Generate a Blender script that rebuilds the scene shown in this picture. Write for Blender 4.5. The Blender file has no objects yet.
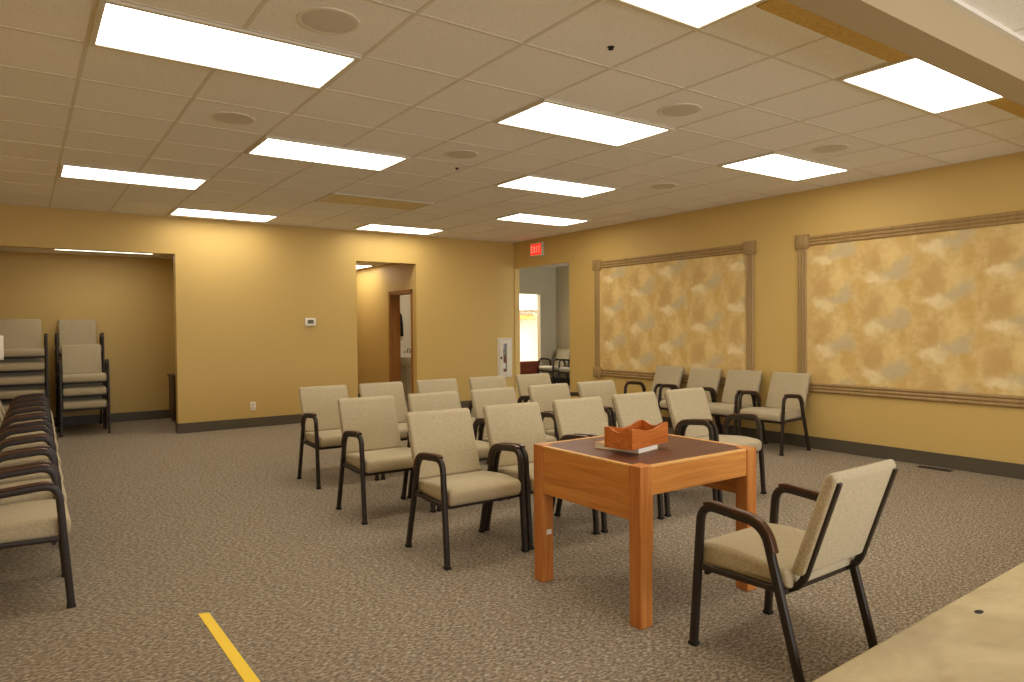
import bpy, bmesh, math, random
from mathutils import Vector, Matrix
random.seed(4)
scn = bpy.context.scene
C = scn.collection
PI = math.pi
W, D, H = 6.678, 8.152, 2.79          # right wall x, back wall y, ceiling height
XL = -0.80                            # left wall
T = 0.61                              # ceiling tile

# ------------------------------------------------------------------ materials
def lin(c):
    out = []
    for v in c:
        v = v / 255.0
        out.append(v / 12.92 if v <= 0.04045 else ((v + 0.055) / 1.055) ** 2.4)
    return (*out, 1.0)

def mat(name, rgb, rough=0.6, metal=0.0, spec=0.5):
    m = bpy.data.materials.new(name); m.use_nodes = True
    b = m.node_tree.nodes['Principled BSDF']
    b.inputs['Base Color'].default_value = lin(rgb)
    b.inputs['Roughness'].default_value = rough
    b.inputs['Metallic'].default_value = metal
    b.inputs['Specular IOR Level'].default_value = spec
    return m

class NT:
    """tiny node-tree helper"""
    def __init__(s, m): s.t = m.node_tree; s.b = s.t.nodes['Principled BSDF']
    def n(s, kind, **kw):
        x = s.t.nodes.new(kind)
        for k, v in kw.items(): setattr(x, k, v)
        return x
    def l(s, a, b): s.t.links.new(a, b)
    def coords(s, scale=(1, 1, 1), rot=(0, 0, 0)):
        tc = s.n('ShaderNodeTexCoord'); mp = s.n('ShaderNodeMapping')
        mp.inputs['Scale'].default_value = scale; mp.inputs['Rotation'].default_value = rot
        s.l(tc.outputs['Object'], mp.inputs['Vector']); return mp.outputs['Vector']
    def noise(s, vec, scale, detail=3, rough=0.5, dist=0.0):
        x = s.n('ShaderNodeTexNoise'); x.inputs['Scale'].default_value = scale
        x.inputs['Detail'].default_value = detail; x.inputs['Roughness'].default_value = rough
        x.inputs['Distortion'].default_value = dist
        s.l(vec, x.inputs['Vector']); return x.outputs['Fac']
    def ramp(s, fac, stops):
        r = s.n('ShaderNodeValToRGB'); e = r.color_ramp.elements
        while len(e) < len(stops): e.new(0.5)
        for i, (p, c) in enumerate(stops):
            e[i].position = p; e[i].color = lin(c) if len(c) == 3 and max(c) > 1.001 else (*c, 1)
        s.l(fac, r.inputs['Fac']); return r.outputs['Color']
    def mix(s, fac, a, b, mode='MIX'):
        x = s.n('ShaderNodeMix', data_type='RGBA', blend_type=mode)
        for sock, v in ((x.inputs[0], fac), (x.inputs[6], a), (x.inputs[7], b)):
            if hasattr(v, 'is_output'): s.l(v, sock)
            elif isinstance(v, (int, float)): sock.default_value = v
            else: sock.default_value = lin(v)
        return x.outputs[2]
    def math(s, op, a, b=None, c=None):
        x = s.n('ShaderNodeMath', operation=op)
        for i, v in enumerate((a, b, c)):
            if v is None: continue
            if hasattr(v, 'is_output'): s.l(v, x.inputs[i])
            else: x.inputs[i].default_value = v
        return x.outputs[0]
    def color(s, c): s.l(c, s.b.inputs['Base Color'])
    def bump(s, h, strength=0.3, dist=0.01):
        x = s.n('ShaderNodeBump'); x.inputs['Strength'].default_value = strength
        x.inputs['Distance'].default_value = dist
        s.l(h, x.inputs['Height']); s.l(x.outputs['Normal'], s.b.inputs['Normal'])

def m_wall(name, rgb):
    m = mat(name, rgb, 0.55, spec=0.35); t = NT(m); v = t.coords()
    a = t.noise(v, 1.3, 2); t.color(t.mix(a, tuple(x * 0.985 for x in rgb), tuple(min(255, x * 1.01) for x in rgb)))
    t.bump(t.noise(v, 220, 2), 0.12, 0.002); return m

def m_carpet():
    m = mat('carpet_loop', (130, 116, 94), 0.95, spec=0.1); t = NT(m)
    v = t.coords((1.0, 1.0, 1.0))
    v2 = t.coords((46, 88, 60), (0, 0, 0.5))
    a = t.noise(v2, 1.0, 4, 0.62, 0.35)
    c = t.ramp(a, [(0.31, (80, 70, 60)), (0.43, (128, 117, 102)), (0.53, (162, 150, 132)), (0.65, (210, 200, 183))])
    b = t.noise(v, 160, 2, 0.6)
    c = t.mix(t.math('MULTIPLY', b, 0.5), c, (118, 104, 86))
    p = t.noise(v, 2.1, 4, 0.6)
    c = t.mix(t.math('MULTIPLY', p, 0.30), c, (124, 110, 90))
    t.color(c); t.bump(t.math('ADD', a, t.math('MULTIPLY', b, 0.5)), 0.6, 0.006); return m

def m_tile():
    m = mat('ceiling_tile', (226, 220, 206), 0.9, spec=0.1); t = NT(m); v = t.coords()
    f = t.noise(v, 130, 3, 0.7)
    c = t.ramp(f, [(0.30, (214, 211, 203)), (0.46, (242, 239, 233)), (0.7, (246, 243, 238))])
    # each tile its own slight tone
    vor = t.n('ShaderNodeTexWhiteNoise', noise_dimensions='2D')
    mp = t.coords((1 / T, 1 / T, 1)); fl = t.n('ShaderNodeVectorMath', operation='FLOOR')
    t.l(mp, fl.inputs[0]); t.l(fl.outputs[0], vor.inputs['Vector'])
    c = t.mix(t.math('MULTIPLY', vor.outputs['Value'], 0.10), c, (190, 182, 165))
    t.color(c); t.bump(f, 0.25, 0.004); return m

def m_fabric(name, lo, mid, hi):
    m = mat(name, mid, 0.9, spec=0.15); t = NT(m); v = t.coords()
    a = t.noise(t.coords((1, 1, 1)), 210, 3, 0.7)
    b = t.noise(t.coords((340, 90, 90)), 1.0, 2)
    c = t.ramp(t.math('ADD', t.math('MULTIPLY', a, 0.6), t.math('MULTIPLY', b, 0.4)),
               [(0.34, lo), (0.5, mid), (0.66, hi)])
    t.color(c); t.bump(a, 0.3, 0.002)
    t.b.inputs['Sheen Weight'].default_value = 0.15; return m

def m_wood(name, a, b, c, rough=0.35, axis=0, scale=1.0):
    m = mat(name, b, rough, spec=0.45); t = NT(m)
    s = [26 * scale] * 3; s[axis] = 1.6 * scale
    v = t.coords(tuple(s))
    f = t.noise(v, 1.0, 5, 0.62, 1.1)
    g = t.noise(t.coords(tuple(x * 5 for x in s)), 1.0, 2)
    col = t.ramp(f, [(0.28, a), (0.5, b), (0.72, c)])
    col = t.mix(t.math('MULTIPLY', g, 0.25), col, a)
    t.color(col); t.bump(g, 0.05, 0.002); return m

def m_emit(name, rgb, strength):
    m = mat(name, rgb, 0.6); b = m.node_tree.nodes['Principled BSDF']
    b.inputs['Emission Color'].default_value = lin(rgb)
    b.inputs['Emission Strength'].default_value = strength
    return m

def m_wallpaper():
    """mottled watercolour pattern on a half-drop repeat"""
    m = mat('mottled_wallpaper', (205, 172, 104), 0.7, spec=0.2); t = NT(m)
    tc = t.n('ShaderNodeTexCoord'); sep = t.n('ShaderNodeSeparateXYZ')
    t.l(tc.outputs['Object'], sep.inputs[0])
    n1 = t.n('ShaderNodeTexNoise'); n1.inputs['Scale'].default_value = 7.5; n1.inputs['Detail'].default_value = 4
    t.l(tc.outputs['Object'], n1.inputs['Vector'])
    ns = t.n('ShaderNodeSeparateColor'); t.l(n1.outputs['Color'], ns.inputs[0])
    s = t.math('MULTIPLY', sep.outputs['Y'], -1.0)                     # runs to the right seen from the room
    s = t.math('ADD', s, t.math('MULTIPLY', t.math('SUBTRACT', ns.outputs[0], 0.5), 0.20))
    z = t.math('ADD', sep.outputs['Z'], t.math('MULTIPLY', t.math('SUBTRACT', ns.outputs[1], 0.5), 0.20))
    A, P = 0.55, 0.49
    u = t.math('DIVIDE', s, A)
    w = t.math('SUBTRACT', t.math('DIVIDE', z, P), t.math('MULTIPLY', u, 0.5))
    fine = t.noise(tc.outputs['Object'], 16, 4, 0.65)
    base = t.ramp(fine, [(0.3, (206, 172, 108)), (0.5, (217, 188, 126)), (0.7, (224, 200, 142))])
    def wrap(x, x0):
        return t.math('SUBTRACT', t.math('FRACT', t.math('ADD', t.math('SUBTRACT', x, x0), 0.5)), 0.5)
    def blob(col, sx, sz, rx, rz, amt):
        nonlocal base
        u0 = sx / A; w0 = sz / P - 0.5 * u0
        du = wrap(u, u0); dw = wrap(w, w0)
        dx = t.math('MULTIPLY', du, A / rx)
        dz = t.math('MULTIPLY', t.math('ADD', dw, t.math('MULTIPLY', du, 0.5)), P / rz)
        r2 = t.math('ADD', t.math('MULTIPLY', dx, dx), t.math('MULTIPLY', dz, dz))
        g = t.math('EXPONENT', t.math('MULTIPLY', t.math('POWER', r2, 1.6), -0.7))
        g = t.math('MULTIPLY', g, t.math('ADD', 0.55, t.math('MULTIPLY', fine, 0.8)))
        base = t.mix(t.math('MINIMUM', t.math('MULTIPLY', g, amt), 1.0), base, col)
    blob((194, 154, 96), 0.02, 0.20, 0.11, 0.10, 0.62)
    blob((194, 154, 96), -0.02, 0.09, 0.08, 0.07, 0.5)
    blob((206, 164, 88), 0.30, -0.10, 0.06, 0.12, 0.6)
    blob((206, 166, 92), -0.12, -0.10, 0.06, 0.10, 0.5)
    blob((232, 206, 142), 0.19, 0.22, 0.085, 0.13, 0.7)
    blob((196, 182, 148), 0.18, 0.02, 0.11, 0.055, 0.7)
    blob((192, 178, 148), 0.28, 0.09, 0.08, 0.075, 0.62)
    blob((238, 222, 176), 0.00, -0.01, 0.095, 0.050, 0.75)
    blob((236, 220, 172), 0.08, -0.05, 0.07, 0.04, 0.5)
    t.color(base); return m

M = dict(
    wall=m_wall('tan_wall_paint', (204, 173, 104)),
    foyer=m_wall('grey_beige_paint', (178, 166, 136)),
    white_wall=m_wall('white_paint', (236, 232, 220)),
    carpet=m_carpet(), tile=m_tile(),
    grid=mat('ceiling_grid_metal', (216, 209, 195), 0.6),
    base=mat('vinyl_cove_base', (84, 75, 60), 0.5),
    fabric=m_fabric('oatmeal_upholstery', (158, 144, 116), (180, 166, 136), (198, 185, 156)),
    bronze=mat('bronze_brown_metal', (38, 27, 19), 0.48, 0.0),
    cap=m_wood('brown_arm_wood', (50, 28, 15), (78, 45, 24), (100, 62, 34), 0.34, 1, 2.0),
    rubber=mat('black_rubber', (24, 22, 20), 0.8),
    oak=m_wood('orange_oak', (182, 112, 46), (208, 138, 64), (222, 158, 84), 0.33, 0),
    oakz=m_wood('orange_oak_upright', (170, 98, 42), (196, 124, 58), (212, 146, 76), 0.33, 2),
    oaky=m_wood('orange_oak_deep', (182, 112, 46), (208, 138, 64), (222, 158, 84), 0.33, 1),
    oakrim=m_wood('pale_oak_rim', (208, 150, 78), (226, 172, 100), (236, 188, 120), 0.35, 0),
    inlay=m_wood('dark_brown_top', (78, 40, 22), (100, 54, 30), (114, 66, 38), 0.42, 0, 0.7),
    boxwood=m_wood('reddish_box_wood', (152, 78, 30), (188, 106, 46), (206, 128, 62), 0.3, 0, 1.4),
    darkwood=m_wood('dark_cabinet_wood', (48, 30, 18), (66, 42, 26), (82, 54, 34), 0.4, 2),
    casing=m_wood('brown_door_wood', (128, 84, 38), (156, 106, 54), (172, 122, 66), 0.4, 2),
    benchwood=m_wood('red_brown_bench_wood', (92, 38, 20), (122, 54, 30), (140, 68, 40), 0.35, 0),
    trim=m_wood('taupe_panel_trim', (146, 118, 74), (164, 134, 86), (172, 142, 94), 0.5, 2, 0.7),
    paper=m_wallpaper(),
    white=mat('white_plastic', (235, 230, 216), 0.4),
    page=mat('white_paper', (240, 236, 226), 0.8),
    bookcover=mat('tan_book_cover', (190, 152, 96), 0.6),
    cabinet=mat('white_enamel', (216, 205, 183), 0.35),
    dark=mat('dark_recess', (26, 24, 22), 0.7),
    lcd=mat('grey_lcd', (92, 92, 74), 0.25),
    red=mat('extinguisher_red', (120, 26, 20), 0.35),
    chrome=mat('chrome', (200, 200, 200), 0.15, 1.0),
    porcelain=mat('white_porcelain', (236, 236, 232), 0.15),
    frame_white=mat('light_frame_white', (214, 206, 188), 0.5),
    offlens=mat('unlit_lens_plastic', (214, 196, 146), 0.5),
    speaker=mat('speaker_grille_grey', (206, 199, 186), 0.6),
    speaker_rim=mat('speaker_rim_white', (224, 216, 200), 0.5),
    tape=mat('yellow_floor_tape', (250, 212, 14), 0.45),
    black=mat('black_cloth', (22, 22, 24), 0.9),
    hanger=m_wood('orange_hanger_wood', (196, 118, 50), (220, 142, 70), (232, 162, 90), 0.4, 0),
    lens=m_emit('lit_lens', (255, 246, 226), 7.0),
    lens_dim=m_emit('dim_lit_lens', (255, 246, 226), 4.2),  # same lens with weaker emission, keeps the alcove darker
    exit=m_emit('exit_red_glow', (255, 40, 26), 0.9),
    exitlet=m_emit('exit_letter_glow', (255, 120, 100), 1.4),
)

def m_stage():
    m = mat('marbled_stage_vinyl', (205, 186, 140), 0.5, spec=0.4); t = NT(m); v = t.coords((1, 1.6, 1), (0, 0, 0.4))
    a = t.noise(v, 2.2, 6, 0.6, 0.6); b = t.noise(v, 14, 4, 0.6, 0.3)
    c = t.ramp(a, [(0.32, (170, 152, 116)), (0.52, (196, 180, 142)), (0.7, (212, 196, 158))])
    c = t.mix(t.math('MULTIPLY', b, 0.35), c, (176, 160, 124)); t.color(c)
    return m
M['stage'] = m_stage()
def m_strip():
    m = mat('tan_textured_border', (206, 172, 96), 0.8); t = NT(m); v = t.coords()
    f = t.noise(v, 70, 3, 0.7); t.color(t.ramp(f, [(0.3, (182, 146, 76)), (0.5, (206, 172, 98)), (0.7, (214, 182, 110))]))
    t.bump(f, 0.3, 0.004); return m
M['strip'] = m_strip()
M['beam'] = m_wall('taupe_beam_paint', (168, 150, 116))
def m_glass():
    m = bpy.data.materials.new('clear_pane'); m.use_nodes = True; nt = m.node_tree; nt.nodes.clear()
    o = nt.nodes.new('ShaderNodeOutputMaterial'); a = nt.nodes.new('ShaderNodeBsdfTransparent'); g = nt.nodes.new('ShaderNodeBsdfGlossy')
    g.inputs['Roughness'].default_value = 0.05; mx = nt.nodes.new('ShaderNodeMixShader'); mx.inputs[0].default_value = 0.08
    nt.links.new(a.outputs[0], mx.inputs[1]); nt.links.new(g.outputs[0], mx.inputs[2]); nt.links.new(mx.outputs[0], o.inputs[0])
    return m
M['glass'] = m_glass()

# ------------------------------------------------------------------ mesh helpers
def bm_new(): return bmesh.new()

def add_box(bm, x0, x1, y0, y1, z0, z1, bevel=0.0, seg=2, mi=0):
    r = bmesh.ops.create_cube(bm, size=1.0)
    vs = r['verts']
    for v in vs:
        v.co = Vector((x0 + (v.co.x + .5) * (x1 - x0), y0 + (v.co.y + .5) * (y1 - y0), z0 + (v.co.z + .5) * (z1 - z0)))
    fs = {f for v in vs for f in v.link_faces}
    for f in fs: f.material_index = mi
    if bevel > 0:
        es = list({e for v in vs for e in v.link_edges})
        rb = bmesh.ops.bevel(bm, geom=es, offset=bevel, segments=seg, profile=0.5, affect='EDGES')
        for f in rb['faces']: f.material_index = mi

def fillet(pts, r, n=5):
    pts = [Vector(p) for p in pts]; out = [pts[0]]
    for i in range(1, len(pts) - 1):
        p, a, b = pts[i], pts[i - 1], pts[i + 1]
        rr = r[i - 1] if isinstance(r, (list, tuple)) else r
        da = (a - p); db = (b - p)
        rr = min(rr, da.length * .49, db.length * .49)
        s, e = p + da.normalized() * rr, p + db.normalized() * rr
        for k in range(n + 1):
            t = k / n
            out.append(s * (1 - t) ** 2 + p * 2 * t * (1 - t) + e * t * t)
    out.append(pts[-1]); return out

def add_sweep(bm, path, side, w, h, rnd=0.3, off=0.0):
    """sweep a rounded rectangle: w along the fixed side vector, h in the path's plane, off shifts it in the plane"""
    side = Vector(side).normalized(); c = min(w, h) * rnd
    sec = []
    for sx, sy, a0 in ((1, 1, 0), (-1, 1, 1), (-1, -1, 2), (1, -1, 3)):
        for k in range(3):
            an = (a0 + k / 2) * PI / 2
            sec.append((sx * (w / 2 - c) + c * math.cos(an), sy * (h / 2 - c) + c * math.sin(an)))
    rings = []; n = len(path)
    for i, p in enumerate(path):
        p = Vector(p)
        t = (Vector(path[min(i + 1, n - 1)]) - Vector(path[max(i - 1, 0)])).normalized()
        nn = side.cross(t).normalized()
        rings.append([bm.verts.new(p + side * a + nn * (b + off)) for a, b in sec])
    k = len(sec)
    for r0, r1 in zip(rings, rings[1:]):
        for j in range(k): bm.faces.new((r0[j], r0[(j + 1) % k], r1[(j + 1) % k], r1[j]))
    bm.faces.new(rings[0][::-1]); bm.faces.new(rings[-1])

def add_prism(bm, poly, axis, a0, a1):
    """extrude a 2-D outline along an axis; poly gives the two other coordinates in xyz order"""
    def P(p, a):
        q = list(p); q.insert(axis, a); return bm.verts.new(q)
    A = [P(p, a0) for p in poly]; B = [P(p, a1) for p in poly]; n = len(poly)
    fs = [bm.faces.new(A[::-1]), bm.faces.new(B)]
    for i in range(n): fs.append(bm.faces.new((A[i], A[(i + 1) % n], B[(i + 1) % n], B[i])))
    return A, B, fs

def add_lathe(bm, prof, seg=28, axis='z', center=(0, 0, 0)):
    rings = []
    for r, z in prof:
        ring = []
        for k in range(seg):
            a = 2 * PI * k / seg; x, y = max(r, 1e-4) * math.cos(a), max(r, 1e-4) * math.sin(a)
            q = {'z': (x, y, z), 'y': (x, z, y), 'x': (z, x, y)}[axis]
            ring.append(bm.verts.new(Vector(center) + Vector(q)))
        rings.append(ring)
    for a, b in zip(rings, rings[1:]):
        for k in range(seg): bm.faces.new((a[k], a[(k + 1) % seg], b[(k + 1) % seg], b[k]))
    bm.faces.new(rings[0][::-1]); bm.faces.new(rings[-1])

def obj(name, bm, m, parent=None, smooth=True, angle=35):
    bmesh.ops.recalc_face_normals(bm, faces=bm.faces[:])
    me = bpy.data.meshes.new(name); bm.to_mesh(me); bm.free()
    for x in (m if isinstance(m, (list, tuple)) else [m]): me.materials.append(x)
    if smooth:
        me.polygons.foreach_set('use_smooth', [True] * len(me.polygons))
        me.set_sharp_from_angle(angle=math.radians(angle))
    o = bpy.data.objects.new(name, me); C.objects.link(o)
    if parent: o.parent = parent
    return o

def tag(o, label, cat, group=None, kind=None):
    o['label'] = label
    if cat: o['category'] = cat
    if group: o['group'] = group
    if kind: o['kind'] = kind
    return o

def thing(name, label, cat, loc=(0, 0, 0), rotz=0.0, group=None):
    o = bpy.data.objects.new(name, None); C.objects.link(o)
    o.empty_display_size = 0.1; o.location = loc; o.rotation_euler = (0, 0, rotz)
    return tag(o, label, cat, group)

def struct(name, bm, m, smooth=False):
    o = obj(name, bm, m, None, smooth); o['kind'] = 'structure'; return o

def dup(root, loc, rotz, label, group=None):
    r = root.copy(); C.objects.link(r); r.location = loc; r.rotation_euler = (0, 0, rotz); r['label'] = label
    if group: r['group'] = group
    for ch in list(root.children):
        c = ch.copy(); C.objects.link(c); c.parent = r
        for g in list(ch.children):
            d = g.copy(); C.objects.link(d); d.parent = c
    return r

def boxes(*bs, bevel=0.0):
    bm = bm_new()
    for b in bs: add_box(bm, *b, bevel=bevel)
    return bm

# ------------------------------------------------------------------ the setting
Z_HEAD = 2.318; Z_HALL = 2.345; Z_DOOR = 2.345
TB, TR = 0.14, 0.10                               # wall thicknesses
ALC_Y, ALC_X, ALC_H = 10.0, 2.25, 2.42            # storage alcove
HX0, HX1, HALL_Y, HALL_H = 3.62, 4.80, 12.4, 2.42 # hallway
DY0, DY1 = 6.67, 8.13                             # foyer doorway in the right wall
FY0, FY1, FX1, FH = 4.6, 11.3, 10.13, 2.75        # foyer
YR = -4.6                                         # wall behind the stage

struct('floor', boxes((XL, 11.6, YR, 14.2, -0.12, 0.0)), M['carpet'])

# back wall with alcove and hallway openings
struct('wall_back', boxes((1.34, 3.80, D, D + TB, 0, H), (4.79, 6.318, D, D + TB, 0, H), (6.612, W, D, D + TB, 0, H), (6.318, 6.612, D, D + TB, 0, .475), (6.318, 6.612, D, D + TB, 1.155, H),
                          (XL, 1.34, D, D + TB, Z_HEAD, H), (3.80, 4.79, D, D + TB, Z_HALL, H)), M['wall'])
struct('wall_right', boxes((W, W + TR, YR, DY0, 0, H), (W, W + TR, DY1, D + TB, 0, H),
                           (W, W + TR, DY0, DY1, Z_DOOR, H)), M['wall'])
struct('wall_left', boxes((XL - 0.14, XL, YR, ALC_Y + 0.1, 0, H)), M['wall'])
struct('wall_alcove', boxes((XL, ALC_X + 0.1, ALC_Y, ALC_Y + 0.1, 0, ALC_H), (ALC_X, ALC_X + 0.1, D + TB, ALC_Y, 0, ALC_H)), M['wall'])
struct('ceiling_alcove', boxes((XL, ALC_X + 0.1, D + TB, ALC_Y + 0.1, ALC_H, ALC_H + 0.08)), M['tile'])
RDY0, RDY1, RDZ = 8.33, 9.10, 1.905               # restroom doorway
struct('wall_hall', boxes((HX1, HX1 + 0.15, D + TB, RDY0, 0, HALL_H), (HX1, HX1 + 0.15, RDY1, HALL_Y, 0, HALL_H),
                          (HX1, HX1 + 0.15, RDY0, RDY1, RDZ, HALL_H),
                          (HX0 - 0.1, HX0, D + TB, HALL_Y, 0, HALL_H), (HX0 - 0.1, HX1 + 0.15, HALL_Y, HALL_Y + 0.1, 0, HALL_H)), M['wall'])
struct('ceiling_hall', boxes((HX0 - 0.1, HX1 + 0.15, D + TB, HALL_Y + 0.1, HALL_H, HALL_H + 0.08)), M['tile'])
struct('wall_restroom', boxes((HX1 + 0.15, 6.6, 10.4, 10.5, 0, 2.42), (6.5, 6.6, D + TB, 10.4, 0, 2.42)), M['white_wall'])
struct('ceiling_restroom', boxes((HX1 + 0.15, 6.6, D + TB, 10.5, 2.42, 2.5)), M['white_wall'])
# restroom door frame: jamb and casing
bm = bm_new()
for y0, y1, z0, z1 in ((RDY0 - 0.055, RDY0 + 0.012, 0, RDZ + 0.05), (RDY1 - 0.012, RDY1 + 0.055, 0, RDZ + 0.05), (RDY0 - 0.055, RDY1 + 0.055, RDZ - 0.012, RDZ + 0.05)):
    add_box(bm, HX1 - 0.018, HX1 + 0.168, y0, y1, z0, z1, 0.004, 1)
struct('trim_1', bm, M['casing'])

# foyer beyond the doorway
CO0, CO1, COZ = 8.55, 9.66, 2.10                  # cloakroom opening
struct('wall_foyer', boxes((W + TR, CO0, FY1, FY1 + 0.12, 0, FH), (CO1, FX1 + 0.12, FY1, FY1 + 0.12, 0, FH), (CO0, CO1, FY1, FY1 + 0.12, COZ, FH),
                           (FX1, FX1 + 0.12, FY0, FY1, 0, FH),
                           (W + TR, 7.2, FY0 - 0.12, FY0, 0, FH), (9.6, FX1 + 0.12, FY0 - 0.12, FY0, 0, FH), (7.2, 9.6, FY0 - 0.12, FY0, 0, 0.8), (7.2, 9.6, FY0 - 0.12, FY0, 2.3, FH),
                           (W + 0.02, W + TR, D + TB, FY1 + 0.12, 0, FH)), M['foyer'])
struct('ceiling_foyer', boxes((W + TR, FX1 + 0.12, FY0 - 0.12, FY1 + 0.12, FH, FH + 0.08)), M['white_wall'])
struct('wall_cloakroom', boxes((7.4, 11.3, 13.3, 13.4, 0, 2.5), (7.3, 7.4, FY1 + 0.12, 13.4, 0, 2.5), (11.2, 11.3, FY1 + 0.12, 13.4, 0, 2.5)), M['white_wall'])
struct('ceiling_cloakroom', boxes((7.3, 11.3, FY1 + 0.12, 13.4, 2.5, 2.58)), M['white_wall'])

# main ceiling: tiles with exposed grid
bm = bm_new()
add_box(bm, XL, W, -0.065, D, H, H + 0.1)
bx = []
k = -1
while k * T < W:
    x = k * T
    if x > XL: add_box(bm, x - 0.010, x + 0.010, 0.28, D, H - 0.0025, H + 0.001, mi=1)
    k += 1
for k in range(1, 14):
    add_box(bm, XL, W, k * T - 0.010, k * T + 0.010, H - 0.0026, H + 0.001, mi=1)
add_box(bm, XL, W, D - 0.022, D, H - 0.002, H + 0.001, mi=1)
add_box(bm, W - 0.022, W, 0.28, D, H - 0.002, H + 0.001, mi=1)
struct('ceiling', bm, [M['tile'], M['grid']])
struct('trim_2', boxes((XL, 2 * T - 0.01, -0.065, 0.28, H - 0.012, H), (4 * T + 0.01, 6 * T - 0.01, -0.065, 0.28, H - 0.012, H), (8 * T + 0.01, W, -0.065, 0.28, H - 0.012, H)), M['strip'])
struct('ceiling_beam', boxes((XL, W, -0.232, -0.065, 2.596, H + 0.1)), M['beam'])
bm = bm_new(); add_box(bm, XL, W, YR, -0.232, H, H + 0.1)
for k in range(0, 13): add_box(bm, -0.5 + k * T - 0.012, -0.5 + k * T + 0.012, YR, -0.232, H - 0.0025, H + 0.001, mi=1)
for k in range(0, 7): add_box(bm, XL, W, -0.56 - k * T - 0.012, -0.56 - k * T + 0.012, H - 0.0026, H + 0.001, mi=1)
add_box(bm, XL, W, -0.262, -0.232, H - 0.02, H + 0.001, mi=1)
struct('ceiling_stage', bm, [M['tile'], M['grid']])
# wall behind the stage; its unseen wide window is added for fill light
WX0, WX1, WZ0, WZ1 = 0.4, 5.6, 0.9, 2.5
struct('wall_rear', boxes((XL, WX0, YR - 0.15, YR, 0, H), (WX1, W, YR - 0.15, YR, 0, H), (WX0, WX1, YR - 0.15, YR, 0, WZ0), (WX0, WX1, YR - 0.15, YR, WZ1, H)), M['wall'])
bm = bm_new()
for x in (WX0, WX0 + 1.72, WX0 + 3.44, WX1 - 0.05): add_box(bm, x, x + 0.05, YR - 0.1, YR - 0.04, WZ0, WZ1)
for z in (WZ0, WZ1 - 0.05): add_box(bm, WX0, WX1, YR - 0.1, YR - 0.04, z, z + 0.05)
struct('added_window_1', bm, M['white'])

# stage platform
bm = bm_new()
A, B, fs = add_prism(bm, [(XL, YR), (W, YR), (W, -0.300), (XL, -0.474)], 2, 0.0, 0.2)
es = [e for e in bm.edges if abs(e.verts[0].co.z - 0.2) < 1e-5 and abs(e.verts[1].co.z - 0.2) < 1e-5 and e.verts[0].co.y > -1 and e.verts[1].co.y > -1]
bmesh.ops.bevel(bm, geom=es, offset=0.012, segments=3, profile=0.5, affect='EDGES')
struct('stage_floor', bm, M['stage'])

# baseboards (coved vinyl)
BH = 0.13
def bb(name, *bs): struct(name, boxes(*bs), M['base'])
bb('baseboard_right', (W - 0.012, W, -0.3, DY0, 0, BH), (W - 0.012, W, DY1, D, 0, BH))
bb('baseboard_back', (1.335, 3.80, D - 0.012, D, 0, BH), (4.79, W, D - 0.012, D, 0, BH), (1.328, 1.34, D - 0.012, D + TB, 0, BH), (3.80, 3.812, D, D + TB, 0, BH))
bb('baseboard_left', (XL, XL + 0.012, -0.5, ALC_Y, 0, BH))
bb('baseboard_alcove', (XL, ALC_X, ALC_Y - 0.012, ALC_Y, 0, BH))
bb('baseboard_hall', (HX1 - 0.012, HX1, D + TB, RDY0 - 0.056, 0, BH), (HX1 - 0.012, HX1, RDY1 + 0.056, HALL_Y, 0, BH))
bb('baseboard_foyer', (CO1, FX1, FY1 - 0.012, FY1, 0, BH), (FX1 - 0.012, FX1, FY0, FY1, 0, BH))

# ------------------------------------------------------------------ ceiling lights
def make_light(label, loc, lit=True, group='lit ceiling light panels'):
    """2 x 4 ft troffer: frame with a lens, at ceiling height"""
    t = thing('ceiling_light', label, 'ceiling light', loc, 0, group)
    w, d, f = 2 * T, T, 0.036
    bm = bm_new()
    for b in ((0.006, w - .006, 0.006, f), (0.006, w - .006, d - f, d - .006), (0.006, f, f, d - f), (w - f, w - .006, f, d - f)):
        add_box(bm, *b, -0.014, 0.0, 0.003, 1)
    obj('frame', bm, M['frame_white'], t, False)
    bm = bm_new(); add_box(bm, f - 0.001, w - f + 0.001, f - 0.001, d - f + 0.001, -0.009, -0.002)
    obj('lens', bm, M['lens'] if lit else M['offlens'], t, False)
    return t
R3 = 3 * T
lights = [
    ((0, R3), 'biggest lit ceiling light, at the top left of the photo'),
    ((1, 2 * R3), 'lit ceiling light just beyond the biggest one, next along towards the hallway'),
    ((0, 3 * R3), 'lit ceiling light in front of the storage alcove, leftmost in the room'),
    ((1, 4 * R3), 'lit ceiling light by the back wall, above the alcove opening edge'),
    ((2, R3), 'lit ceiling light at mid ceiling, largest of the column of three'),
    ((3, 2 * R3), 'lit ceiling light, middle one in the central column of three'),
    ((4, 3 * R3), 'lit ceiling light, smallest of the central three, before the red exit sign'),
    ((3, 4 * R3), 'lit ceiling light by the back wall above the hallway opening'),
    ((1, 0), 'lit ceiling light cut off by the top edge of the photo, centre right'),
    ((3, 0), 'lit ceiling light tucked against the boxed ceiling beam'),
    ((4, R3), 'lit ceiling light closest to the mottled wall panels'),
]
proto = None
for (c, y), lab in lights:
    loc = (c * 2 * T, y, H)
    if proto is None: proto = make_light(lab, loc)
    else: dup(proto, loc, 0, lab)
make_light('switched-off ceiling light with a yellowed lens, among the lit ones', (2 * 2 * T, 3 * R3, H), False, 'unlit light panels')
al = make_light('lit ceiling light inside the storage alcove, seen under its header', (0.05, 8.72, ALC_H))
for c_ in al.children:
    if c_.name.startswith('lens'): c_.data.materials[0] = M['lens_dim']
dup(proto, (4.70, 9.45, HALL_H), PI / 2, 'lit ceiling light inside the hallway, seen at its top corner')

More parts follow.
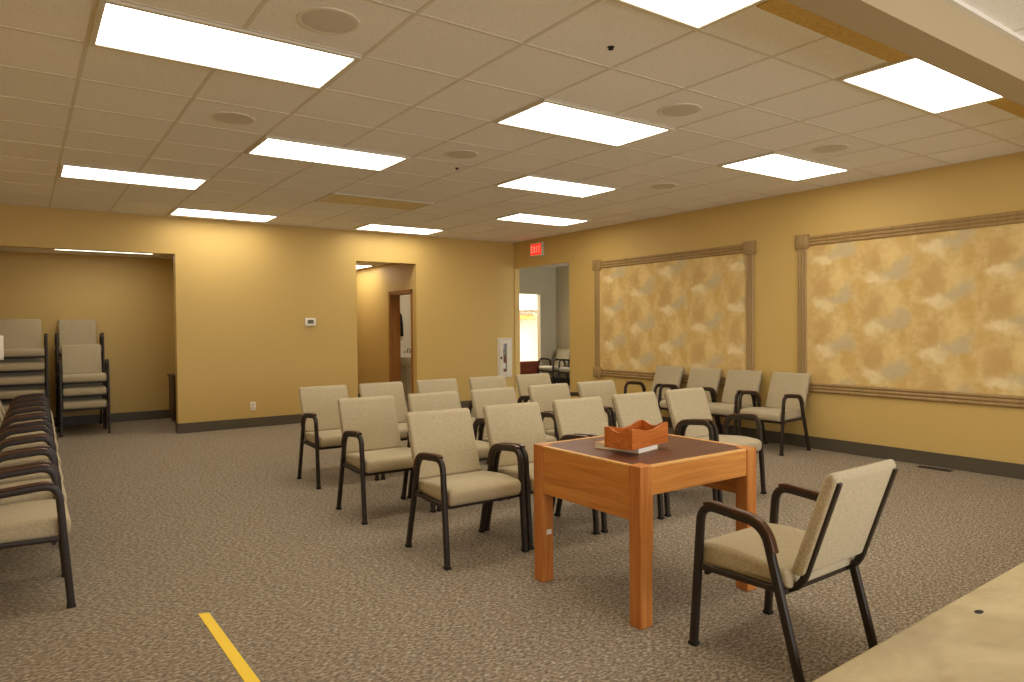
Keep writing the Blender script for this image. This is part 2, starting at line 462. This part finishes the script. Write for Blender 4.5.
# speakers and sprinklers in the ceiling
def make_speaker(label, loc):
    t = thing('ceiling_speaker', label, 'speaker', loc, 0, 'round ceiling speakers')
    bm = bm_new(); add_lathe(bm, [(0.146, 0), (0.145, -0.003), (0.138, -0.005), (0.126, -0.004), (0.124, 0)], 40); obj('rim', bm, M['speaker_rim'], t)
    bm = bm_new(); add_lathe(bm, [(0.125, -0.0005), (0.125, -0.003), (0.05, -0.005), (0.001, -0.0055)], 40); obj('grille', bm, M['speaker'], t)
    return t
sp = None
for (i, j), lab in (((1, 2), 'round ceiling speaker beside the biggest light, at the top edge of the photo'), ((1, 5), 'round ceiling speaker between the biggest light and the alcove light'),
                    ((4, 5), 'round ceiling speaker among plain tiles at mid ceiling'), ((5, 2), 'round ceiling speaker beside the largest of the central lights'),
                    ((8, 2), 'round ceiling speaker close to the mottled wall, past the beam light'), ((8, 5), 'faint round ceiling speaker far along the mottled wall')):
    loc = ((i + .5) * T, (j + .5) * T, H)
    if sp is None: sp = make_speaker(lab, loc)
    else: dup(sp, loc, 0, lab)
def make_sprinkler(label, loc):
    t = thing('sprinkler_head', label, 'sprinkler', loc, 0, 'ceiling sprinklers')
    bm = bm_new(); add_lathe(bm, [(0.019, 0), (0.017, -0.003), (0.008, -0.005), (0.007, -0.011), (0.001, -0.011)], 20); obj('body', bm, M['dark'], t)
    bm = bm_new(); add_lathe(bm, [(0.006, -0.010), (0.014, -0.011), (0.014, -0.013), (0.001, -0.013)], 20); obj('deflector', bm, M['dark'], t)
    return t
s0 = make_sprinkler('small dark sprinkler head in the tile before the largest central light', (2.235, 1.003, H))
dup(s0, (2.971, 3.808, H), 0, 'tiny dark sprinkler head beyond the mid-ceiling speaker')

# ------------------------------------------------------------------ stacking armchair, faces -Y
def chair_proto():
    t = thing('stacking_armchair', 'x', 'chair')
    X = 0.2635; TW = 0.029
    F0, F1, R1, R0 = (-.250, 0), (-.206, .604), (.088, .580), (.244, 0)
    for s in (-1, 1):
        path = fillet([(s * X, *F0), (s * X, *F1), (s * X, *R1), (s * X, *R0)], [0.075, 0.075], 8)
        # path[0]=front foot, then bend, ..., bend, rear foot
        bm = bm_new(); add_sweep(bm, [path[0], path[1]], (1, 0, 0), TW, 0.034); lf = obj('leg', bm, M['bronze'], t)
        bm = bm_new(); add_sweep(bm, [path[-2], path[-1]], (1, 0, 0), TW, 0.034); lr = obj('leg', bm, M['bronze'], t)
        for l, y in ((lf, -.2490), (lr, .2415)):
            bm = bm_new(); add_box(bm, s * X - .0175, s * X + .0175, y - .019, y + .019, 0, .016, .004, 2)
            g = obj('foot_glide', bm, M['rubber'], l)
        bm = bm_new(); add_sweep(bm, path[1:-1], (1, 0, 0), TW, 0.034); ar = obj('armrest', bm, M['bronze'], t)
        cap = path[6:-1]
        e = cap[-1] + (path[-1] - path[-2]).normalized() * 0.03
        bm = bm_new(); add_sweep(bm, cap + [e], (1, 0, 0), 0.034, 0.014, 0.35, off=0.020)
        c = obj('arm_cap', bm, M['cap'], ar); c['label'] = 'brown wooden arm cap'
    bm = bm_new()   # side rails under the seat
    for s in (-1, 1):
        bm = bm_new(); add_sweep(bm, [(s * X, -.205, .342), (s * X, .148, .350)], (1, 0, 0), .016, .024); obj('side_rail', bm, M['bronze'], t)
    bm = bm_new(); add_sweep(bm, [(-X, .152, .340), (X, .152, .340)], (0, 1, 0), .018, .026); obj('stretcher', bm, M['bronze'], t)
    bm = bm_new(); add_sweep(bm, [(-X, -.185, .325), (X, -.185, .325)], (0, 1, 0), .02, .022); obj('stretcher', bm, M['bronze'], t)
    for s in (-1, 1):
        bm = bm_new()
        p = fillet([(s * .203, -.16, .334), (s * .203, .196, .340), (s * .203, .346, .779)], [.08], 6)
        add_sweep(bm, p, (1, 0, 0), .024, .028); obj('back_bar', bm, M['bronze'], t)
    # seat cushion: waterfall front, rounded all round
    def cushion(prof, xw, name, rx):
        """lofted: sections across x, shrunk near the ends so the sides roll over"""
        bm = bm_new(); n = len(prof)
        cy = sum(p[0] for p in prof) / n; cz = sum(p[1] for p in prof) / n
        secs = []
        for k in range(6): a = k / 5 * PI / 2; secs.append((-xw + rx * (1 - math.sin(a)), rx * (1 - math.cos(a))))
        secs += [(-x, i) for x, i in secs[::-1]]
        rings = []
        # inward normals
        nor = []
        for i in range(n):
            a, b = Vector(prof[i - 1]), Vector(prof[(i + 1) % n]); d = (b - a).normalized(); nn = Vector((d.y, -d.x))
            if nn.dot(Vector((cy, cz)) - Vector(prof[i])) < 0: nn = -nn
            nor.append(nn)
        for x, ins in secs[::-1]:
            pass
        order = sorted(secs, key=lambda q: q[0])
        for x, ins in order:
            rings.append([bm.verts.new((x, prof[i][0] + nor[i].x * ins, prof[i][1] + nor[i].y * ins)) for i in range(n)])
        for a, b in zip(rings, rings[1:]):
            for i in range(n): bm.faces.new((a[i], a[(i + 1) % n], b[(i + 1) % n], b[i]))
        bm.faces.new(rings[0][::-1]); bm.faces.new(rings[-1])
        return obj(name, bm, M['fabric'], t, True, 60)
    def smooth_outline(pts, r):
        """round a closed outline's corners"""
        out = []; n = len(pts)
        for i in range(n):
            p, a, b = Vector(pts[i]), Vector(pts[i - 1]), Vector(pts[(i + 1) % n])
            da, db = a - p, b - p; rr = min(r[i], da.length * .48, db.length * .48)
            s, e = p + da.normalized() * rr, p + db.normalized() * rr
            for k in range(6): q = k / 5; out.append(tuple(s * (1 - q) ** 2 + p * 2 * q * (1 - q) + e * q * q))
        return out
    seat = smooth_outline([(-.250, .338), (-.264, .432), (-.10, .446), (.172, .424), (.180, .352), (-.12, .346)], [.035, .055, .1, .03, .02, .1])
    cushion(seat, 0.243, 'seat', 0.022)
    bx = [(.172, .428), (.305, .800), (.334, .816), (.351, .788), (.224, .412), (.186, .405)]
    back = smooth_outline(bx, [.02, .035, .022, .02, .02, .02])
    cushion(back, 0.226, 'backrest', 0.016)
    return t
chair = chair_proto(); used = [False]
def place(x, y, rz, label, group, z=0.0):
    if not used[0]:
        used[0] = True; chair.location = (x, y, z); chair.rotation_euler = (0, 0, rz); chair['label'] = label; chair['group'] = group; return chair
    return dup(chair, (x, y, z), rz, label, group)

# foreground chair behind the table
place(2.258, 0.018, PI + 0.016, 'beige armchair by itself at the stage edge, facing the wooden table', 'armchairs')
# three rows of five
rows = [('front', 1.925, [1.878, 2.452, 3.045, 3.655, 4.235]), ('middle', 3.03, [1.865, 2.445, 3.04, 3.66, 4.235]), ('back', 4.26, [1.975, 2.56, 3.165, 3.785, 4.39])]
ords = ['first from the open aisle', 'second from the open aisle', 'third from the open aisle', 'fourth from the open aisle', 'last one, by the mottled panels']
for nm, y, xs in rows:
    for x, od in zip(xs, ords):
        place(x, y + random.uniform(-.012, .012), random.uniform(-.02, .02), f'beige armchair in the {nm} of three rows, {od}', f'{nm} row of beige armchairs')
# four against the right wall
for y, rz, lab in ((2.815, 0.0, 'beige armchair against the panelled wall, fully in view at the row end'), (3.405, .03, 'beige armchair against the panelled wall, second from its open end'),
                   (3.975, .02, 'beige armchair against the panelled wall, third from its open end'), (4.575, -.03, 'beige armchair against the panelled wall, fourth from its open end')):
    place(6.29, y, -PI / 2 + rz, lab, 'armchairs along the panelled wall')
# long row beside the left wall, facing +X
lefty = [2.29, 2.92, 3.55, 4.18, 5.04, 5.74, 6.34, 6.94, 7.52]
names = ['first, its feet on open carpet', 'second', 'third', 'fourth', 'fifth', 'sixth', 'seventh', 'eighth', 'ninth, beside the stacks']
for i, (y, nm) in enumerate(zip(lefty, names)):
    yc = y + 0.28
    place(-0.372 + 0.09 * (yc - 2.57) / 5.2, yc, PI / 2, f'beige armchair in the long side row at photo left, {nm}', 'side row of beige armchairs')
# stacks in the alcove
PIT, FWD = 0.172, -0.014
num = ['lowest', 'second from the bottom', 'third from the bottom', 'fourth from the bottom', 'topmost']
for x, y, rz, n, lab in ((-0.305, 9.10, 0, 5, 'in the five-high stack at the photo left edge'), (0.36, 9.045, 0.0, 3, 'in the low three-high stack in front'), (0.355, 9.64, 0.0, 5, 'in the tall stack behind the low one')):
    x += 0.0
    for k in range(n):
        nm = 'topmost' if k == n - 1 else num[k]
        place(x, y + k * FWD, rz, f'stacked beige armchair, {nm} {lab}', 'armchairs stacked in the alcove', k * PIT)
# two in the foyer
place(9.66, 10.82, -PI / 2, 'grey-looking armchair in the foyer beside the cloakroom opening', 'foyer armchairs')
place(9.66, 10.08, -PI / 2, 'grey-looking armchair in the foyer, half hidden by the doorway edge', 'foyer armchairs')

# ------------------------------------------------------------------ wooden table
TX0, TX1, TY0, TY1, TZ = 1.908, 2.735, 0.486, 1.268, 0.722
tb = thing('wooden_table', 'square oak table with dark brown top in front of the chair rows', 'table', ((TX0 + TX1) / 2, (TY0 + TY1) / 2, 0))
hx, hy, L = (TX1 - TX0) / 2, (TY1 - TY0) / 2, 0.074
for sx in (-1, 1):
    for sy in (-1, 1):
        bm = bm_new()
        x0, x1 = sorted((sx * hx, sx * (hx - L))); y0, y1 = sorted((sy * hy, sy * (hy - L)))
        add_box(bm, x0, x1, y0, y1, 0.0, TZ, 0.005, 2)
        lg = obj('leg', bm, M['oakz'], tb, False)
        if sx == -1 and sy == 1:
            bm = bm_new(); add_box(bm, -hx + .028, -hx + .06, y0 - .0012, y0 + .001, .250, .275)
            s = obj('price_sticker', bm, M['page'], lg, False); s['label'] = 'small white sticker'
a = 0.006
def apron(name, b, m):
    bm = bm_new(); add_box(bm, *b, 0.003, 1); return obj(name, bm, m, tb, False)
apron('apron', (-hx + a, -hx + .03, -hy + L, hy - L, .470, TZ - .014), M['oaky'])
apron('apron', (hx - .03, hx - a, -hy + L, hy - L, .470, TZ - .014), M['oaky'])
apron('apron', (-hx + L, hx - L, -hy + a, -hy + .03, .585, TZ - .014), M['oak'])
apron('apron', (-hx + L, hx - L, hy - .03, hy - a, .585, TZ - .014), M['oak'])
bm = bm_new(); r = .026
for b in ((-hx + a - .001, -hx + r, -hy + L, hy - L), (hx - r, hx - a + .001, -hy + L, hy - L), (-hx + L, hx - L, -hy + a - .001, -hy + r), (-hx + L, hx - L, hy - r, hy - a + .001)):
    add_box(bm, *b, TZ - .014, TZ - .002, .002, 1)
o = obj('edge_strip', bm, M['oakrim'], tb, False); o['label'] = 'pale wooden edge strip'
bm = bm_new()
poly = [(-hx + L, -hy + r), (hx - L, -hy + r), (hx - L, -hy + L), (hx - r, -hy + L), (hx - r, hy - L), (hx - L, hy - L), (hx - L, hy - r), (-hx + L, hy - r), (-hx + L, hy - L), (-hx + r, hy - L), (-hx + r, -hy + L), (-hx + L, -hy + L)]
add_prism(bm, poly, 2, TZ - .022, TZ - .0045)
o = obj('tabletop', bm, M['inlay'], tb, False); o['label'] = 'dark brown tabletop panel'
ZT = TZ - .0045

# book and scalloped box on the table (shared corner frame)
BX, BY, BA = 2.070, 0.698, math.radians(12.5)
bk = thing('book', 'thick book with white pages lying under the wooden box on table', 'book', (BX, BY, ZT + .0004), BA)
bm = bm_new(); add_box(bm, .081, .256, .016, .274, .003, .0265); obj('pages', bm, M['page'], bk, False)
bm = bm_new(); add_box(bm, .08, .26, .012, .278, .0, .003, .001, 1); add_box(bm, .08, .26, .012, .278, .0265, .0292, .001, 1); add_box(bm, .256, .262, .012, .278, .0, .0292, .001, 1)
obj('cover', bm, M['bookcover'], bk, False)
bxo = thing('wooden_tray_box', 'open reddish wooden box with scalloped sides standing on the table', 'box', (BX, BY, ZT + .0296), BA)
LX, LY, HB, TH = .335, .160, .100, .011
def scallop(n, Lg):
    pts = [(0, 0), (Lg, 0)]
    top = []
    for k in range(n + 1):
        q = k / n; s = abs(2 * q - 1)
        z = HB - .022 * math.cos(min(1, s / .84) * PI / 2) ** 1.5
        top.append((q * Lg, z))
    return pts + top[::-1]
def panel(poly, axis, a0, a1, parent, nm='side_panel'):
    bm = bm_new(); add_prism(bm, poly, axis, a0, a1); return obj(nm, bm, M['boxwood'], parent, True, 30)
panel(scallop(24, LX), 1, 0, TH, bxo)
panel(scallop(24, LX), 1, LY - TH, LY, bxo)
panel([(y + TH, z) for y, z in scallop(24, LY - 2 * TH)], 0, 0, TH, bxo)
panel([(y + TH, z) for y, z in scallop(24, LY - 2 * TH)], 0, LX - TH, LX, bxo)
bm = bm_new(); add_box(bm, TH, LX - TH, TH, LY - TH, 0, .008); obj('bottom', bm, M['boxwood'], bxo, False)

# ------------------------------------------------------------------ wall panels on the right wall
def wall_panel(y0, y1, label):
    """y0<y1 outer edges, origin at the wall"""
    t = thing('wall_panel', label, 'wall panel', (W, (y0 + y1) / 2, 0.585), 0, 'framed mottled wall panels')
    hw = (y1 - y0) / 2; z1 = 2.315 - .585; bw, tw = .155, .105; dd = (bw - tw) / 2
    bm = bm_new(); add_box(bm, -.012, -.001, -hw + dd + .01, hw - dd - .01, dd + .01, z1 - dd - .01); p = obj('panel', bm, M['paper'], t, False); p['label'] = 'mottled ochre and cream wallpaper panel'
    prof = []
    for k in range(19):           # fluted face: three reeds
        q = k / 18; prof.append((q * tw, .020 + .012 * abs(math.sin(q * 3 * PI)) ** .6 if 0 < k < 18 else .020))
    def rail(horizontal, c):
        bm = bm_new()
        pts = [(c, 0.001)] + [(c + a_, h_) for a_, h_ in prof] + [(c + tw, 0.001)]
        n = len(pts); e0, e1 = ((-hw + bw - .01, hw - bw + .01) if horizontal else (bw - .01, z1 - bw + .01))
        mk = (lambda a_, h_, e: (-h_, e, a_)) if horizontal else (lambda a_, h_, e: (-h_, a_, e))
        A = [bm.verts.new(mk(*p_, e0)) for p_ in pts]; B = [bm.verts.new(mk(*p_, e1)) for p_ in pts]
        bm.faces.new(A); bm.faces.new(B[::-1])
        for i in range(n): bm.faces.new((A[i], A[(i + 1) % n], B[(i + 1) % n], B[i]))
        obj('frame_rail', bm, M['trim'], t, True, 30)
    rail(True, dd); rail(True, z1 - dd - tw); rail(False, -hw + dd); rail(False, hw - dd - tw)
    for yy in (-hw, hw - bw):
        for zz in (0, z1 - bw):
            bm = bm_new(); add_box(bm, -.040, -.001, yy, yy + bw, zz, zz + bw, .006, 2); add_box(bm, -.046, -.036, yy + .022, yy + bw - .022, zz + .022, zz + bw - .022, .005, 2)
            obj('corner_block', bm, M['trim'], t, True, 30)
    return t
wall_panel(3.30, 6.09, 'framed mottled wall panel between the doorway and the bare wall strip')
wall_panel(0.005, 2.785, 'framed mottled wall panel cut off by the right photo edge')

# ------------------------------------------------------------------ small wall things
t = thing('exit_sign', 'lit red exit sign above the foyer doorway', 'exit sign', (W, 7.455, 2.607))
bm = bm_new(); add_box(bm, -.052, -.001, -.165, .165, -.112, .112, .008, 2); o = obj('housing', bm, M['cabinet'], t)
bm = bm_new(); add_box(bm, -.056, -.050, -.138, .138, -.088, .088, .002, 1); o = obj('lit_face', bm, M['exit'], t, False); o['label'] = 'glowing red face'
bm = bm_new()
def letter(c, y):      # y runs right-to-left: seen from the room +Y is on the left
    def b(u0, u1, v0, v1): add_box(bm, -.0585, -.0555, y - u1, y - u0, v0 - .055, v1 - .055)
    w, h, s = .046, .11, .012
    if c == 'E': b(0, s, 0, h); b(s, w, 0, s); b(s, w * .85, h / 2 - s / 2, h / 2 + s / 2); b(s, w, h - s, h)
    if c == 'I': b(w / 2 - s / 2, w / 2 + s / 2, 0, h)
    if c == 'T': b(w / 2 - s / 2, w / 2 + s / 2, 0, h - s); b(0, w, h - s, h)
    if c == 'X':
        for sg in (1, -1):
            u0, u1 = (0, w - s) if sg == 1 else (w - s, 0)
            add_prism(bm, [(y - u0, -.055), (y - u0 - s, -.055), (y - u1 - s, .055), (y - u1, .055)], 0, -.0585, -.0555)
for i, c in enumerate('EXIT'): letter(c, .118 - i * .062)
o = obj('lettering', bm, M['exitlet'], t, False); o['label'] = 'the word EXIT'

t = thing('thermostat', 'small white thermostat with grey display on the tan back wall', 'thermostat', (3.088, D, 1.437))
bm = bm_new(); add_box(bm, -.078, .078, -.028, -.001, -.058, .058, .01, 3); obj('body', bm, M['white'], t)
bm = bm_new(); add_box(bm, -.044, .044, -.0305, -.026, -.022, .030, .002, 1); o = obj('display', bm, M['lcd'], t, False); o['label'] = 'grey display'
t = thing('wall_outlet', 'white electrical outlet low on the back wall beside the alcove', 'outlet', (2.279, D, 0.288))
bm = bm_new(); add_box(bm, -.037, .037, -.008, -.001, -.06, .06, .003, 2); obj('cover_plate', bm, M['white'], t)
for z in (-.022, .022):
    bm = bm_new(); add_box(bm, -.017, .017, -.0105, -.006, z - .015, z + .015, .003, 2)
    s = obj('socket', bm, M['cabinet'], t)
    bm = bm_new()
    for x in (-.007, .007): add_box(bm, x - .0012, x + .0012, -.0112, -.0095, z - .004, z + .006)
    obj('slot', bm, M['dark'], s, False)

# fire extinguisher cabinet
cx0, cx1, cz0, cz1 = 6.318, 6.612, 0.475, 1.155
t = thing('extinguisher_cabinet', 'white fire extinguisher cabinet with narrow dark window beside the foyer doorway', 'cabinet', ((cx0 + cx1) / 2, D, cz0))
w, h = (cx1 - cx0) / 2, cz1 - cz0
bm = bm_new()
for b in ((-w, -w + .03, 0, h), (w - .03, w, 0, h), (-w + .03, w - .03, 0, .03), (-w + .03, w - .03, h - .03, h)): add_box(bm, b[0] * 1.0, b[1], -.012, .125, b[2], b[3], .003, 1)
add_box(bm, -w + .03, w - .03, .115, .125, .03, h - .03)
obj('body', bm, M['cabinet'], t, False)
bm = bm_new(); sw = .036; sz0, sz1 = .10, h - .10
for b in ((-w + .032, -sw, .032, h - .032), (sw, w - .032, .032, h - .032), (-sw, sw, .032, sz0), (-sw, sw, sz1, h - .032)): add_box(bm, b[0], b[1], -.020, -.004, b[2], b[3])
d = obj('door', bm, M['cabinet'], t, False)
bm = bm_new(); add_box(bm, -sw, sw, -.012, -.009, sz0, sz1); obj('pane', bm, M['glass'], d, False)
bm = bm_new(); add_box(bm, -.096, -.072, -.040, -.018, h / 2 - .02, h / 2 + .02, .004, 2); obj('handle', bm, M['dark'], d)
t = thing('fire_extinguisher', 'dark red fire extinguisher inside the white wall cabinet', 'fire extinguisher', ((cx0 + cx1) / 2, D + .056, cz0 + .031))
bm = bm_new(); add_lathe(bm, [(.050, 0), (.055, .01), (.055, .30), (.045, .34), (.02, .365), (.016, .39), (.001, .39)], 28); o = obj('tank', bm, M['red'], t)
bm = bm_new(); add_lathe(bm, [(.0555, .12), (.0560, .122), (.0560, .218), (.0555, .22)], 28); obj('paper_label', bm, M['page'], t)
bm = bm_new(); add_box(bm, -.014, .014, -.02, .02, .385, .43, .004, 2); add_box(bm, -.008, .008, -.055, .03, .43, .445, .003, 2); add_box(bm, -.008, .008, -.05, .0, .405, .415, .003, 2); obj('valve', bm, M['dark'], t)

# flag sign on the left wall (its white edge shows at the photo's left border)
t = thing('wall_sign', 'white sign projecting from the wall at the photo left edge', 'sign', (XL, 7.2, 1.175))
bm = bm_new(); add_box(bm, .03, .352, -.006, .006, -.125, .125, .006, 2); obj('sign_board', bm, M['white'], t)
bm = bm_new(); add_box(bm, .001, .035, -.012, .012, -.11, .11, .003, 1); obj('bracket', bm, M['white'], t)

# floor: tape, register
bm = bm_new()
A, B, fs = add_prism(bm, [(.360, 1.845), (.372, 1.03), (.380, .25), (.430, .25), (.421, 1.03), (.405, 1.832)], 2, 0.0005, 0.002)
tag(obj('floor_tape', bm, M['tape'], None, False), 'yellow tape strip stuck on the grey carpet', 'tape')
t = thing('floor_register', 'dark narrow floor vent in carpet below the panelled wall', 'vent', (6.555, 1.31, 0))
bm = bm_new()
for b in ((-.04, .04, -.14, -.13), (-.04, .04, .13, .14), (-.04, -.03, -.13, .13), (.03, .04, -.13, .13)): add_box(bm, *b, 0.0003, .006)
obj('frame', bm, M['bronze'], t, False)
bm = bm_new()
for k in range(12): add_box(bm, -.03, .03, -.125 + k * .0218, -.117 + k * .0218, .0003, .004)
obj('grille', bm, M['dark'], t, False)
bm = bm_new(); add_lathe(bm, [(.024, 0.0), (.026, .0015), (.020, .0025), (.001, .0025)], 20)
o = obj('stage_socket_cover', bm, M['dark'], None); o.location = (2.772, -.503, .2); o.scale = (.95, .55, 1)
tag(o, 'small dark oval floor plug set in the pale stage floor', 'floor plug')

# dark cabinet in the alcove
t = thing('alcove_cabinet', 'dark wooden cabinet behind the alcove opening edge', 'cabinet', (1.73, 9.42, 0))
bm = bm_new(); add_box(bm, -.26, .26, -.18, .22, .05, .66, .004, 1); add_box(bm, -.23, .23, -.15, .2, 0, .05); obj('body', bm, M['darkwood'], t, False)
bm = bm_new(); add_box(bm, -.275, .275, -.215, .23, .66, .69, .005, 2); obj('top', bm, M['darkwood'], t, False)
for s in (-1, 1):
    bm = bm_new(); add_box(bm, min(s * .255, s * .004), max(s * .255, s * .004), -.2, -.18, .065, .65, .003, 1); dd = obj('door', bm, M['darkwood'], t, False)
    bm = bm_new(); add_lathe(bm, [(.012, -.222), (.012, -.212), (.005, -.208), (.005, -.2)], 14, 'y', (s * .04, 0, .4)); obj('knob', bm, M['chrome'], dd)

# restroom: sink, dark towel
t = thing('restroom_sink', 'white sink with chrome tap seen through the restroom doorway', 'sink', (5.72, 10.4, 0))
bm = bm_new()
ov = []
for k in range(28):
    a_ = 2 * PI * k / 28; ov.append((.26 * math.copysign(abs(math.cos(a_)) ** .6, math.cos(a_)), -.24 + .24 * math.copysign(abs(math.sin(a_)) ** .6, math.sin(a_))))
rings = []
for sc, z in ((.55, .62), (.85, .68), (1.0, .76), (1.0, .80), (.86, .80), (.74, .74), (.4, .69)):
    rings.append([bm.verts.new((x * sc, -.24 + (y + .24) * sc - .002, z)) for x, y in ov])
for a_, b_ in zip(rings, rings[1:]):
    for k in range(28): bm.faces.new((a_[k], a_[(k + 1) % 28], b_[(k + 1) % 28], b_[k]))
bm.faces.new(rings[0][::-1]); bm.faces.new(rings[-1])
add_box(bm, -.24, .24, -.10, -.002, .74, .86, .02, 3)
obj('basin', bm, M['porcelain'], t, True, 50)
bm = bm_new(); add_lathe(bm, [(.07, .0), (.06, .1), (.06, .55), (.09, .66)], 20, 'z', (0, -.16, 0)); obj('pedestal', bm, M['porcelain'], t)
bm = bm_new(); add_sweep(bm, fillet([(0, -.06, .86), (0, -.06, .95), (0, -.20, .93)], .04, 5), (1, 0, 0), .025, .025); add_box(bm, -.07, -.04, -.075, -.045, .86, .90, .006, 2); add_box(bm, .04, .07, -.075, -.045, .86, .90, .006, 2)
obj('tap', bm, M['chrome'], t)
t = thing('hanging_towel', 'narrow black towel hanging inside the restroom doorway', 'towel', (5.545, 10.4, 1.18))
bm = bm_new(); add_prism(bm, [(-.09, 0), (.10, 0), (.095, .22), (.07, .40), (.02, .47), (-.03, .47), (-.08, .40)], 1, -.06, -.02); obj('cloth', bm, M['black'], t)
bm = bm_new(); add_box(bm, -.012, .012, -.07, -.001, .45, .475, .004, 2); obj('hook', bm, M['chrome'], t)

# cloakroom: bench, shelf with rail, hangers
t = thing('wooden_bench', 'red-brown wooden chest bench standing in the cloakroom opening', 'bench', (9.02, 11.345, 0))
bm = bm_new(); add_box(bm, -.5, .5, -.2, .05, .06, .52, .006, 1); obj('body', bm, M['benchwood'], t, False)
bm = bm_new(); add_box(bm, -.52, .52, -.22, .06, .52, .55, .006, 2); obj('lid', bm, M['benchwood'], t, False)
for x in (-.45, .45):
    for y in (-.16, .01):
        bm = bm_new(); add_box(bm, x - .03, x + .03, y - .03, y + .03, 0, .06); obj('foot', bm, M['benchwood'], t, False)
t = thing('coat_shelf', 'white cloakroom shelf with a hanging rail on brackets', 'shelf', (10.0, 13.3, 1.78))
bm = bm_new(); add_box(bm, -1.0, 1.0, -.32, -.001, 0, .025, .004, 1); obj('shelf_board', bm, M['white'], t, False)
bm = bm_new(); add_sweep(bm, [(-1.0, -.2, -.06), (1.0, -.2, -.06)], (0, 0, 1), .026, .026, .45); obj('rail', bm, M['chrome'], t)
for x in (-.95, .95):
    bm = bm_new(); add_box(bm, x - .012, x + .012, -.30, -.001, -.09, 0); obj('bracket', bm, M['white'], t, False)
def make_hanger(label, loc):
    t = thing('coat_hanger', label, 'coat hanger', loc, 0.45, 'wooden coat hangers on the cloakroom rail')
    bm = bm_new(); add_sweep(bm, fillet([(0, -.21, -.17), (0, -.02, -.075), (0, .02, -.075), (0, .21, -.17)], .03, 4), (1, 0, 0), .014, .035); obj('shoulder_bar', bm, M['hanger'], t)
    bm = bm_new(); add_sweep(bm, [(0, -.19, -.172), (0, .19, -.172)], (1, 0, 0), .01, .012); obj('trouser_bar', bm, M['hanger'], t)
    bm = bm_new(); add_sweep(bm, fillet([(0, 0, -.07), (0, 0, -.02), (0, .028, -.005), (0, .022, .021), (0, -.022, .021), (0, -.022, -.004)], .012, 4), (1, 0, 0), .005, .005); obj('hook', bm, M['chrome'], t)
    return t
hg = None
for i, x in enumerate((10.22, 10.33, 10.44, 10.55, 10.66, 10.77)):
    nm = ('first', 'second', 'third', 'fourth', 'fifth', 'last')[i]
    lab = f'orange wooden coat hanger on the cloakroom rail, {nm} counted from the opening edge'
    loc = (x, 13.1, 1.712)
    if hg is None: hg = make_hanger(lab, loc)
    else: dup(hg, loc, 0.35 + 0.12 * (i % 3), lab)

# ------------------------------------------------------------------ light
def area(name, loc, rot, sx, sy, power, col):
    l = bpy.data.lights.new(name, 'AREA'); l.shape = 'RECTANGLE'; l.size = sx; l.size_y = sy; l.energy = power; l.color = col
    o = bpy.data.objects.new(name, l); C.objects.link(o); o.location = loc; o.rotation_euler = rot; return o
area('stage_fill_light', ((WX0 + WX1) / 2, YR - 0.2, (WZ0 + WZ1) / 2), (PI / 2 + 0.5, 0, 0), WX1 - WX0, WZ1 - WZ0, 160, (0.95, 0.97, 1.0))  # added fill from behind the camera, tilted up towards the ceiling
area('foyer_window_daylight', (8.2, FY0 + 0.25, 1.55), (PI / 2, 0, -1.05), 1.6, 1.5, 120, (0.90, 0.95, 1.0))
area('cloakroom_lamp', (9.6, 12.6, 2.47), (0, 0, 0), 1.6, 0.5, 150, (1.0, 0.96, 0.88))
area('restroom_lamp', (5.6, 9.4, 2.40), (0, 0, 0), 1.0, 0.3, 7, (1.0, 0.88, 0.68))
wd = bpy.data.worlds.new('sky'); scn.world = wd; wd.use_nodes = True
bg = wd.node_tree.nodes['Background']; bg.inputs[0].default_value = (0.75, 0.85, 1.0, 1); bg.inputs[1].default_value = 1.0

# ------------------------------------------------------------------ camera
F, YAW, PITCH, ROLL, CX, CY, CZ = 696.9, 0.6135, -0.0202, -0.0088, -0.2976, -1.678, 1.3411
fw = Vector((math.sin(YAW) * math.cos(PITCH), math.cos(YAW) * math.cos(PITCH), math.sin(PITCH)))
r_ = Vector((math.cos(YAW), -math.sin(YAW), 0)); u_ = r_.cross(fw)
r2 = r_ * math.cos(ROLL) + u_ * math.sin(ROLL); u2 = -r_ * math.sin(ROLL) + u_ * math.cos(ROLL)
cam = bpy.data.cameras.new('camera'); co = bpy.data.objects.new('camera', cam); C.objects.link(co)
mx = Matrix((r2, u2, -fw)).transposed().to_4x4(); mx.translation = (CX, CY, CZ); co.matrix_world = mx
cam.sensor_fit = 'HORIZONTAL'; cam.sensor_width = 36.0; cam.lens = F / 1024 * 36.0; cam.clip_start = 0.02
scn.camera = co

vs = scn.view_settings
scn.display_settings.display_device = 'sRGB'
vs.view_transform = 'Standard'; vs.look = 'None'; vs.exposure = 0.2; vs.gamma = 1.0; vs.use_curve_mapping = False
scn.cycles.use_denoising = True
scn.cycles.max_bounces = 10; scn.cycles.diffuse_bounces = 6
